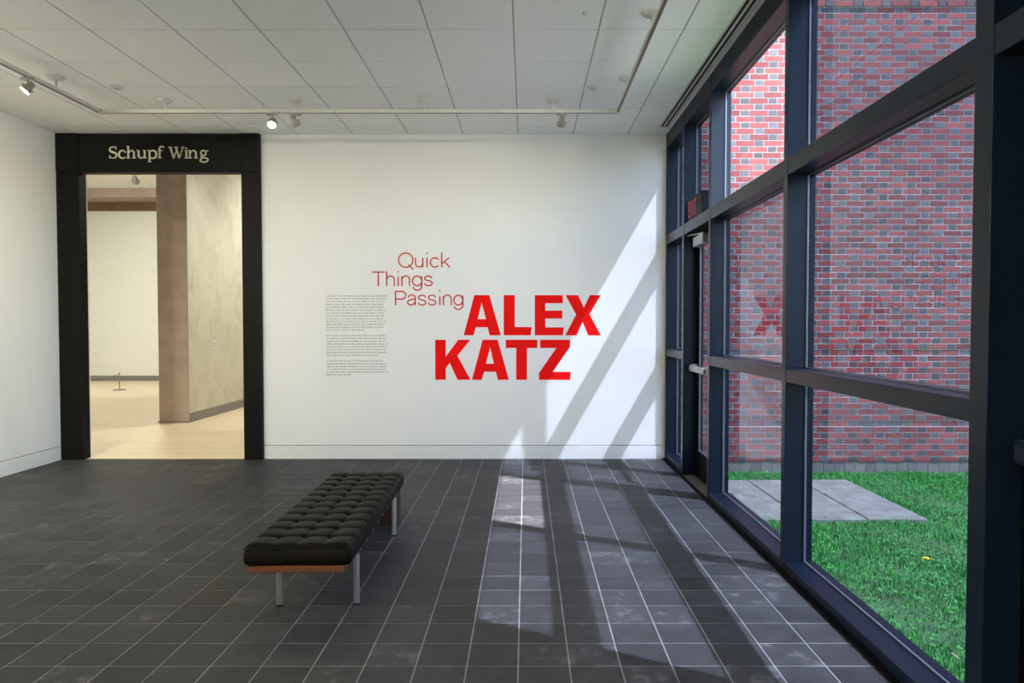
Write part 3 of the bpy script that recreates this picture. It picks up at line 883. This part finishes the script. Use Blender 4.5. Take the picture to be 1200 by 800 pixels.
# ------------------------------------------------------------------ bench
bench = empty('bench', (-1.185, 4.47, 0.0), (0, 0, math.radians(1.4)))
tag(bench, 'black tufted leather bench with wooden frame and steel legs', 'bench')
BL, BWD, BZ0, BZ1 = 1.80, 0.528, 0.276, 0.385
def cushion():
    nu, nv = 4, 12
    su, sv = 10, 10
    NU, NV = nu*su, nv*sv
    bm = bmesh.new()
    def hgt(u, v):
        """pillowed squares: deep at the tufts, creased between them"""
        fu, fv = (u*nu) % 1.0, (v*nv) % 1.0
        du, dv = min(fu, 1-fu), min(fv, 1-fv)
        eu = 1.0 if (u*nu < 0.5 or u*nu > nu-0.5) else 0
        ev = 1.0 if (v*nv < 0.5 or v*nv > nv-0.5) else 0
        cu = math.exp(-(du/0.060)**1.3)*(0 if eu and (u < 0.5/nu or u > 1-0.5/nu) else 1)
        cv = math.exp(-(dv/0.085)**1.3)*(0 if ev else 1)
        if eu: cu = 0
        d = 0.004*cu + 0.013*cv
        d += 0.022*math.exp(-((du/0.16)**2+(dv/0.16)**2))*(0 if eu or ev else 1)
        d -= 0.009*(math.sin(math.pi*fu)**0.6*math.sin(math.pi*fv)**0.6)
        return -d
    def pr_(a, L, r=0.020):
        return a
    top = []
    r = 0.022
    for j in range(NV+1):
        row = []
        v = j/NV
        for i in range(NU+1):
            u = i/NU
            x = (u-0.5)*BWD; y = (v-0.5)*BL
            e = min(u*BWD, (1-u)*BWD, v*BL, (1-v)*BL)
            z = BZ1 + hgt(u, v)*min(1, e/0.02+0.35)
            if e < r:
                z -= r - math.sqrt(max(0, r*r-(r-e)**2))
            row.append(bm.verts.new((x, y, z)))
        top.append(row)
    for j in range(NV):
        for i in range(NU):
            bm.faces.new((top[j][i], top[j][i+1], top[j+1][i+1], top[j+1][i]))
    # side skirt with a rounded lower edge and a slight bulge
    loop = [top[0][i] for i in range(NU+1)] + [top[j][NU] for j in range(1, NV+1)] + [top[NV][i] for i in range(NU-1, -1, -1)] + [top[j][0] for j in range(NV-1, 0, -1)]
    prev = loop
    for k, (zz, ex_) in enumerate(((BZ1-0.040, 0.006), (BZ0+0.035, 0.008), (BZ0+0.012, 0.003), (BZ0, -0.012))):
        cur = []
        for vtx in loop:
            x, y = vtx.co.x, vtx.co.y
            nx = (x > BWD/2-1e-5) - (x < -BWD/2+1e-5); ny = (y > BL/2-1e-5) - (y < -BL/2+1e-5)
            cur.append(bm.verts.new((x+nx*ex_, y+ny*ex_, zz)))
        L = len(loop)
        for i in range(L):
            bm.faces.new((prev[i], cur[i], cur[(i+1) % L], prev[(i+1) % L]))
        prev = cur
    bm.faces.new(prev)
    bmesh.ops.recalc_face_normals(bm, faces=bm.faces)
    me = bpy.data.meshes.new('cushion'); bm.to_mesh(me); bm.free()
    me.polygons.foreach_set('use_smooth', [True]*len(me.polygons))
    me.materials.append(M['leather'])
    c = link(bpy.data.objects.new('cushion', me), bench)
    bt = MB().lathe([(0.008, -0.002), (0.0075, 0.001), (0.004, 0.003)], 12).mesh('button', M['leather'])
    for i in range(1, nu):
        for j in range(1, nv):
            b = link(bpy.data.objects.new('button', bt), c)
            b.location = ((i/nu-0.5)*BWD, (j/nv-0.5)*BL, BZ1-0.037)
    pp = MB()
    e = BWD/2+0.006; f_ = BL/2+0.006
    pp.path([(-e, -f_, BZ1-0.018), (e, -f_, BZ1-0.018)], 0.003, 6)
    pp.path([(e, -f_, BZ1-0.018), (e, f_, BZ1-0.018)], 0.003, 6)
    pp.path([(-e, -f_, BZ1-0.018), (-e, f_, BZ1-0.018)], 0.003, 6)
    pp.build('piping', M['leather'], c)
cushion()
R0, R1 = 0.238, 0.275
xl, xr = -0.262, 0.238
box('end_rail', (xl, -BL/2+0.005, R0), (xr, -BL/2+0.045, R1), M['rail_wood'], bench, 0.006)
box('end_rail', (xl, BL/2-0.045, R0), (xr, BL/2-0.005, R1), M['rail_wood'], bench, 0.006)
box('side_rail', (xl, -BL/2+0.045, R0), (xl+0.035, BL/2-0.045, R1), M['rail_wood'], bench, 0.005)
sr = box('side_rail', (xr-0.035, -BL/2+0.045, R0), (xr, BL/2-0.045, R1), M['rail_wood'], bench, 0.005)
clip = MB().box((-0.004, -0.020, -0.012), (0.004, 0.020, 0.012), 0.002).mesh('strap_end', M['silver'])
for k in range(9):
    c = link(bpy.data.objects.new('strap_end', clip), sr); c.location = (xr+0.003, -0.72+k*0.18, 0.257)
for k in range(9):
    box('strap', (xl+0.03, -0.75+k*0.18, 0.262), (xr-0.03, -0.69+k*0.18, 0.270), M['leather'], bench)
legm = MB().tube((0, 0, 0.006), (0, 0, R0+0.002), 0.0165, n=20).mesh('leg', M['chrome'])
legt = MB().tube((0, 0, 0.006), (0, 0, BZ0-0.001), 0.0165, n=20).mesh('leg', M['chrome'])
footm = MB().lathe([(0.019, 0.0), (0.019, 0.008), (0.0165, 0.010)], 20).mesh('foot_glide', M['black'])
for x, y, m_ in ((-0.155, -0.715, legm), (xr+0.0168, -0.705, legt), (-0.155, 0.54, legm), (xr+0.0168, 0.54, legt)):
    l_ = link(bpy.data.objects.new('leg', m_), bench); l_.location = (x, y, 0)
    link(bpy.data.objects.new('foot_glide', footm), l_)
# cross bars carrying the inset legs
for y in (-0.715, 0.54):
    box('cross_bar', (xl+0.035, y-0.018, R0), (xr-0.035, y+0.018, R0+0.020), M['box_wood'], bench)

# dark wooden box under the far end
wb = empty('wooden_box', (-1.13, 5.375, 0.0), (0, 0, math.radians(1.4)))
tag(wb, 'dark wooden box standing under the far end of the bench', 'box')
hx, hy, hz, th = 0.150, 0.100, 0.232, 0.012
box('front_panel', (-hx, -hy, 0.0), (hx, -hy+th, hz-th), M['box_wood'], wb, 0.001)
box('back_panel', (-hx, hy-th, 0.0), (hx, hy, hz-th), M['box_wood'], wb, 0.001)
box('side_panel', (-hx, -hy+th, 0.0), (-hx+th, hy-th, hz-th), M['box_wood'], wb, 0.001)
box('side_panel', (hx-th, -hy+th, 0.0), (hx, hy-th, hz-th), M['box_wood'], wb, 0.001)
box('lid', (-hx-0.002, -hy-0.002, hz-th), (hx+0.002, hy+0.002, hz), M['box_wood'], wb, 0.002)

# ------------------------------------------------------------------ lettering
PX = 0.00957                     # metres per picture pixel on the back wall
def wall_xz(px, py):
    return (px - CX)*PX, 1.394 + (392.5 - py)*PX*1.001

def poly_letter(outer, holes, org, scale, mat, parent, y, thick, name='letter'):
    cu = bpy.data.curves.new(name, 'CURVE'); cu.dimensions = '2D'; cu.fill_mode = 'BOTH'; cu.extrude = thick/2
    for ring in [outer] + holes:
        sp = cu.splines.new('POLY'); sp.points.add(len(ring)-1); sp.use_cyclic_u = True
        for p, (u, v) in zip(sp.points, ring):
            x, z = wall_xz(org[0]+u/scale, org[1]+v/scale)
            p.co = (x, z, 0, 1)
    tmp = bpy.data.objects.new('tmp', cu); COL.objects.link(tmp)
    dg = bpy.context.evaluated_depsgraph_get()
    me = bpy.data.meshes.new_from_object(tmp.evaluated_get(dg))
    bpy.data.objects.remove(tmp)
    me.transform(Matrix(((1, 0, 0, 0), (0, 0, -1, y-thick/2), (0, 1, 0, 0), (0, 0, 0, 1))))
    me.materials.clear(); me.materials.append(mat)
    o = link(bpy.data.objects.new(name, me))
    return child_local(o, parent)

nm = empty('title_lettering', (-0.1, YB, 1.14)); tag(nm, 'large bold red two-line lettering on the white wall', 'lettering')
ORG, SCL = (500, 335), 5.714
BIG = [
 ([(248,330),(320,62),(420,62),(497,330),(422,330),(408,276),(330,276),(314,330)], [[(342,222),(397,222),(369,112)]]),
 ([(516,62),(590,62),(590,275),(703,275),(696,330),(516,330)], []),
 ([(724,62),(912,62),(912,116),(794,116),(794,165),(908,165),(908,218),(794,218),(794,277),(918,277),(912,330),(724,330)], []),
 ([(930,62),(1014,62),(1052,145),(1092,62),(1166,62),(1090,190),(1166,330),(1082,330),(1044,240),(1004,330),(928,330),(1000,192)], []),
 ([(57,360),(128,360),(128,472),(212,360),(293,360),(206,466),(293,628),(207,628),(154,515),(128,550),(128,628),(57,628)], []),
 ([(303,628),(375,360),(475,360),(551,628),(477,628),(463,574),(385,574),(369,628)], [[(397,520),(450,520),(425,410)]]),
 ([(530,360),(741,360),(741,415),(672,415),(672,628),(600,628),(600,415),(530,415)], []),
 ([(760,360),(960,360),(960,408),(844,575),(966,575),(960,628),(752,628),(752,582),(868,415),(760,415)], []),
]
for outer, holes in BIG:
    poly_letter(outer, holes, ORG, SCL, M['red'], nm, YB-0.0003, 0.0015)

def arc(cx, cy, rx, ry, a0, a1, n=22):
    """angles in degrees, picture orientation: 0 right, 90 up"""
    return [(cx+rx*math.cos(math.radians(a0+(a1-a0)*i/n)), cy-ry*math.sin(math.radians(a0+(a1-a0)*i/n))) for i in range(n+1)]

def spline(pts, n=8):
    """Catmull-Rom through the points"""
    out = []
    P = [pts[0]] + list(pts) + [pts[-1]]
    for i in range(1, len(P)-2):
        p0, p1, p2, p3 = P[i-1], P[i], P[i+1], P[i+2]
        for k in range(n):
            t = k/n
            out.append(tuple(0.5*((2*p1[d]) + (-p0[d]+p2[d])*t + (2*p0[d]-5*p1[d]+4*p2[d]-p3[d])*t*t + (-p0[d]+3*p1[d]-3*p2[d]+p3[d])*t**3) for d in (0, 1)))
    out.append(tuple(pts[-1]))
    return out

def ribbons(strokes, org, scale, mat, parent, y, thick, name='letter', lin=None):
    """strokes: list of (points, width or (fn of 0..1)); one mesh per letter"""
    m = MB()
    tr_ = lin or (lambda u, v: wall_xz(org[0]+u/scale, org[1]+v/scale))
    for pts, wd in strokes:
        n = len(pts); L = []; R = []
        for i, p in enumerate(pts):
            a = Vector(pts[max(i-1, 0)]); b = Vector(pts[min(i+1, n-1)])
            if 0 < i < n-1:
                d1 = (Vector(p)-a).normalized(); d2 = (b-Vector(p)).normalized()
                d = (d1+d2).normalized(); k = 1/max(0.45, d.dot(d1))
            else:
                d = (b-a).normalized(); k = 1
            nn = Vector((-d.y, d.x))
            w_ = (wd(i/(n-1)) if callable(wd) else wd)/2*k
            L.append(Vector(p)+nn*w_); R.append(Vector(p)-nn*w_)
        vs = []
        for yy in (y-thick, y):
            for q in L+R:
                x, z = tr_(q.x, q.y); vs.append((x, yy, z))
        N2 = 2*n; fs = []
        for i in range(n-1):
            fs.append((i, i+1, n+i+1, n+i)); fs.append((N2+i, N2+n+i, N2+n+i+1, N2+i+1))
            fs.append((i, N2+i, N2+i+1, i+1)); fs.append((n+i, n+i+1, N2+n+i+1, N2+n+i))
        fs.append((0, n, N2+n, N2)); fs.append((n-1, N2+n-1, N2+2*n-1, 2*n-1))
        m.add(vs, fs)
    return child_local(m.build(name, mat), parent)

th_ = empty('subtitle_lettering', (-1.3, YB, 1.9)); tag(th_, 'thin red three-line lettering left of the bold red letters', 'lettering')
O2, S2, WT = (430, 285), 9.23, 13.5
def thin(*strokes):
    ribbons([(s, WT) for s in strokes], O2, S2, M['red_thin'], th_, YB-0.0003, 0.0012)
def dot(x, y, r=8):
    return [(x, y-r), (x, y+r)]
# Quick
thin(arc(424, 186, 77, 77, 90, 450, 40), [(452, 236), (508, 287)])
thin([(530, 160), (530, 222)] + arc(568, 222, 38, 38, 180, 360, 14)[1:] , [(608, 160), (608, 264)])
thin([(653, 160), (653, 264)], dot(653, 112))
thin(arc(738, 211, 49, 50, 38, 322, 28))
thin([(812, 104), (812, 264)], [(892, 160), (816, 222)], [(842, 203), (900, 264)])
# Things
thin([(60, 315), (195, 315)], [(127, 315), (127, 465)])
thin([(217, 303), (217, 465)], [(217, 405)] + arc(259, 398, 41, 42, 180, 0, 14) + [(300, 465)])
thin([(342, 362), (342, 465)], dot(342, 312))
thin([(382, 362), (382, 465)], [(382, 405)] + arc(423, 398, 41, 42, 180, 0, 14) + [(464, 465)])
thin(arc(546, 409, 50, 52, 0, 360, 36), [(596, 360), (596, 462)] + arc(548, 462, 48, 48, 0, -165, 18))
def s_curve(x0, x1, y0, y1):
    w, h, cx_ = x1-x0, y1-y0, (x0+x1)/2
    return spline([(x1-0.04*w, y0+0.22*h), (x1-0.22*w, y0+0.05*h), (cx_, y0), (x0+0.16*w, y0+0.08*h), (x0+0.06*w, y0+0.26*h), (x0+0.2*w, y0+0.41*h),
                   (cx_, y0+0.48*h), (x1-0.16*w, y0+0.57*h), (x1-0.02*w, y0+0.75*h), (x1-0.15*w, y0+0.93*h), (cx_, y1), (x0+0.2*w, y0+0.95*h), (x0, y0+0.75*h)])
thin(s_curve(624, 710, 357, 460))
# Passing
thin([(312, 672), (312, 520)], [(312, 522), (380, 522)] + arc(380, 563, 42, 41, 90, -90, 16) + [(312, 604)])
thin([(448, 588)] + spline([(450, 584), (466, 564), (492, 560), (518, 570), (524, 592)]) + [(524, 672)],
     spline([(524, 604), (490, 608), (456, 618), (443, 640), (456, 662), (482, 667), (510, 655), (524, 630)]))
thin(s_curve(556, 640, 563, 668))
thin(s_curve(664, 748, 563, 668))
thin([(790, 570), (790, 672)], dot(790, 517))
thin([(830, 570), (830, 672)], [(830, 612)] + arc(872, 604, 42, 43, 180, 0, 14) + [(914, 672)])
thin(arc(990, 616, 48, 52, 0, 360, 36), [(1038, 566), (1038, 668)] + arc(990, 668, 48, 48, 0, -165, 18))

# cream serif lettering on the portal header
sw = empty('header_lettering', (-4.05, YFR+0.008, 3.40)); tag(sw, 'cream serif lettering on the black portal header', 'lettering')
S3 = 8.57
def hdr(u, v):
    return -4.611 + (120+u/S3-131-1.2)*0.009497, 3.326 + (189 - (160+v/S3))*0.00950
def serif(*strokes):
    ribbons(strokes, None, None, M['text_cream'], sw, YFR+0.0085, 0.004, lin=hdr)
TK, TN = 17, 8
def sf_(x, y, w=34):       # small flat serif
    return ([(x-w/2, y), (x+w/2, y)], 8)
def swell(t): return TN + (TK-TN)*math.sin(math.pi*t)**0.8
BLN, XH, CT = 228, 150, 112
serif((s_curve(109, 182, 115, 226), lambda t: 8+13*math.exp(-((t-0.5)/0.25)**2)), ([(177, 112), (177, 142)], 7), ([(111, 198), (111, 229)], 7))
serif((arc(240, 190, 36, 38, 40, 320, 28), lambda t: 8+11*math.sin(math.pi*t)), ([(262, 160), (272, 172)], 12))
serif(([(297, 108), (297, BLN)], TK), sf_(290, 110, 18), sf_(297, BLN-3, 38), ([(300, 172)] + arc(330, 178, 24, 26, 160, 0, 12) + [(354, BLN)], lambda t: 9+8*t), sf_(354, BLN-3, 36))
serif(([(400, XH), (400, 200)] + arc(425, 200, 25, 26, 180, 330, 12), lambda t: 17-8*t), ([(461, XH), (461, BLN)], TK), sf_(392, XH+2, 20), sf_(453, XH+2, 20), sf_(470, BLN-3, 20))
serif(([(509, XH), (509, 264)], TK), sf_(500, XH+3, 20), sf_(509, 263, 40), (arc(540, 190, 38, 38, 150, -150, 26), lambda t: 8+12*math.sin(math.pi*t)))
serif(([(610, BLN), (610, 140)] + arc(634, 134, 24, 24, 180, 40, 12), lambda t: 17-6*t), sf_(610, BLN-3, 38), ([(592, 153), (640, 153)], 8), ([(644, 114), (654, 124)], 12))
serif(([(716, 120), (752, BLN)], TK), ([(752, BLN), (786, 124)], TN), ([(772, 120), (806, BLN)], TK), ([(806, BLN), (843, 120)], TN), sf_(716, 119, 40), sf_(775, 119, 36), sf_(843, 119, 36))
serif(([(877, XH), (877, BLN)], TK), sf_(869, XH+2, 20), sf_(877, BLN-3, 36), ([(877, 122), (877, 136)], 15))
serif(([(912, XH), (912, BLN)], TK), sf_(904, XH+2, 20), sf_(912, BLN-3, 36), ([(916, 174)] + arc(947, 178, 25, 26, 160, 0, 12) + [(972, BLN)], lambda t: 9+8*t), sf_(972, BLN-3, 36))
serif((arc(1047, 176, 25, 25, 0, 360, 26), 13), ([(1066, 160), (1096, 154)], 9), (spline([(1034, 198), (1022, 212), (1040, 222), (1076, 226), (1092, 242), (1076, 262), (1044, 266), (1016, 256), (1018, 240), (1034, 224)]), 12))

# grey paragraphs
pt = empty('wall_text', (-1.9, YB, 1.38)); tag(pt, 'block of tiny grey text left of the red titles', 'wall text')
def paragraph(lines):
    m = MB()
    for yl, x1 in lines:
        x = 82.0
        while x < x1-6:
            wl = random.randint(2, 9)
            for k in range(wl):
                if x > x1: break
                cw = random.choice((6.2, 6.6, 7.0, 3.4))
                kind = random.random()
                def st_(u0, v0, u1, v1):
                    xa, za = wall_xz(370+u0/6.67, 335+v0/6.67); xb, zb = wall_xz(370+u1/6.67, 335+v1/6.67)
                    m.box((xa, YB-0.0008, zb), (xb, YB+0.0002, za))
                up = 4.2 if random.random() < 0.25 else 0
                st_(x, yl-5-up, x+1.7, yl+5)
                if cw > 4:
                    if kind < 0.7: st_(x+1.7, yl-5, x+cw-2.0, yl-3.3)
                    if kind > 0.3: st_(x+1.7, yl+3.3, x+cw-2.0, yl+5)
                    if kind < 0.5: st_(x+cw-3.4, yl-3.3, x+cw-2.0, yl+3.3)
                x += cw
            x += 5.0
    child_local(m.build('paragraph', M['text_grey']), pt)
rg = lambda: random.uniform(525, 568)
paragraph([(80+22.1*i, rg()) for i in range(12)] + [(345, 375)])
paragraph([(388+22.1*i, rg()) for i in range(7)] + [(543, 495)])
paragraph([(585+22.1*i, rg()) for i in range(5)] + [(695, 270)])
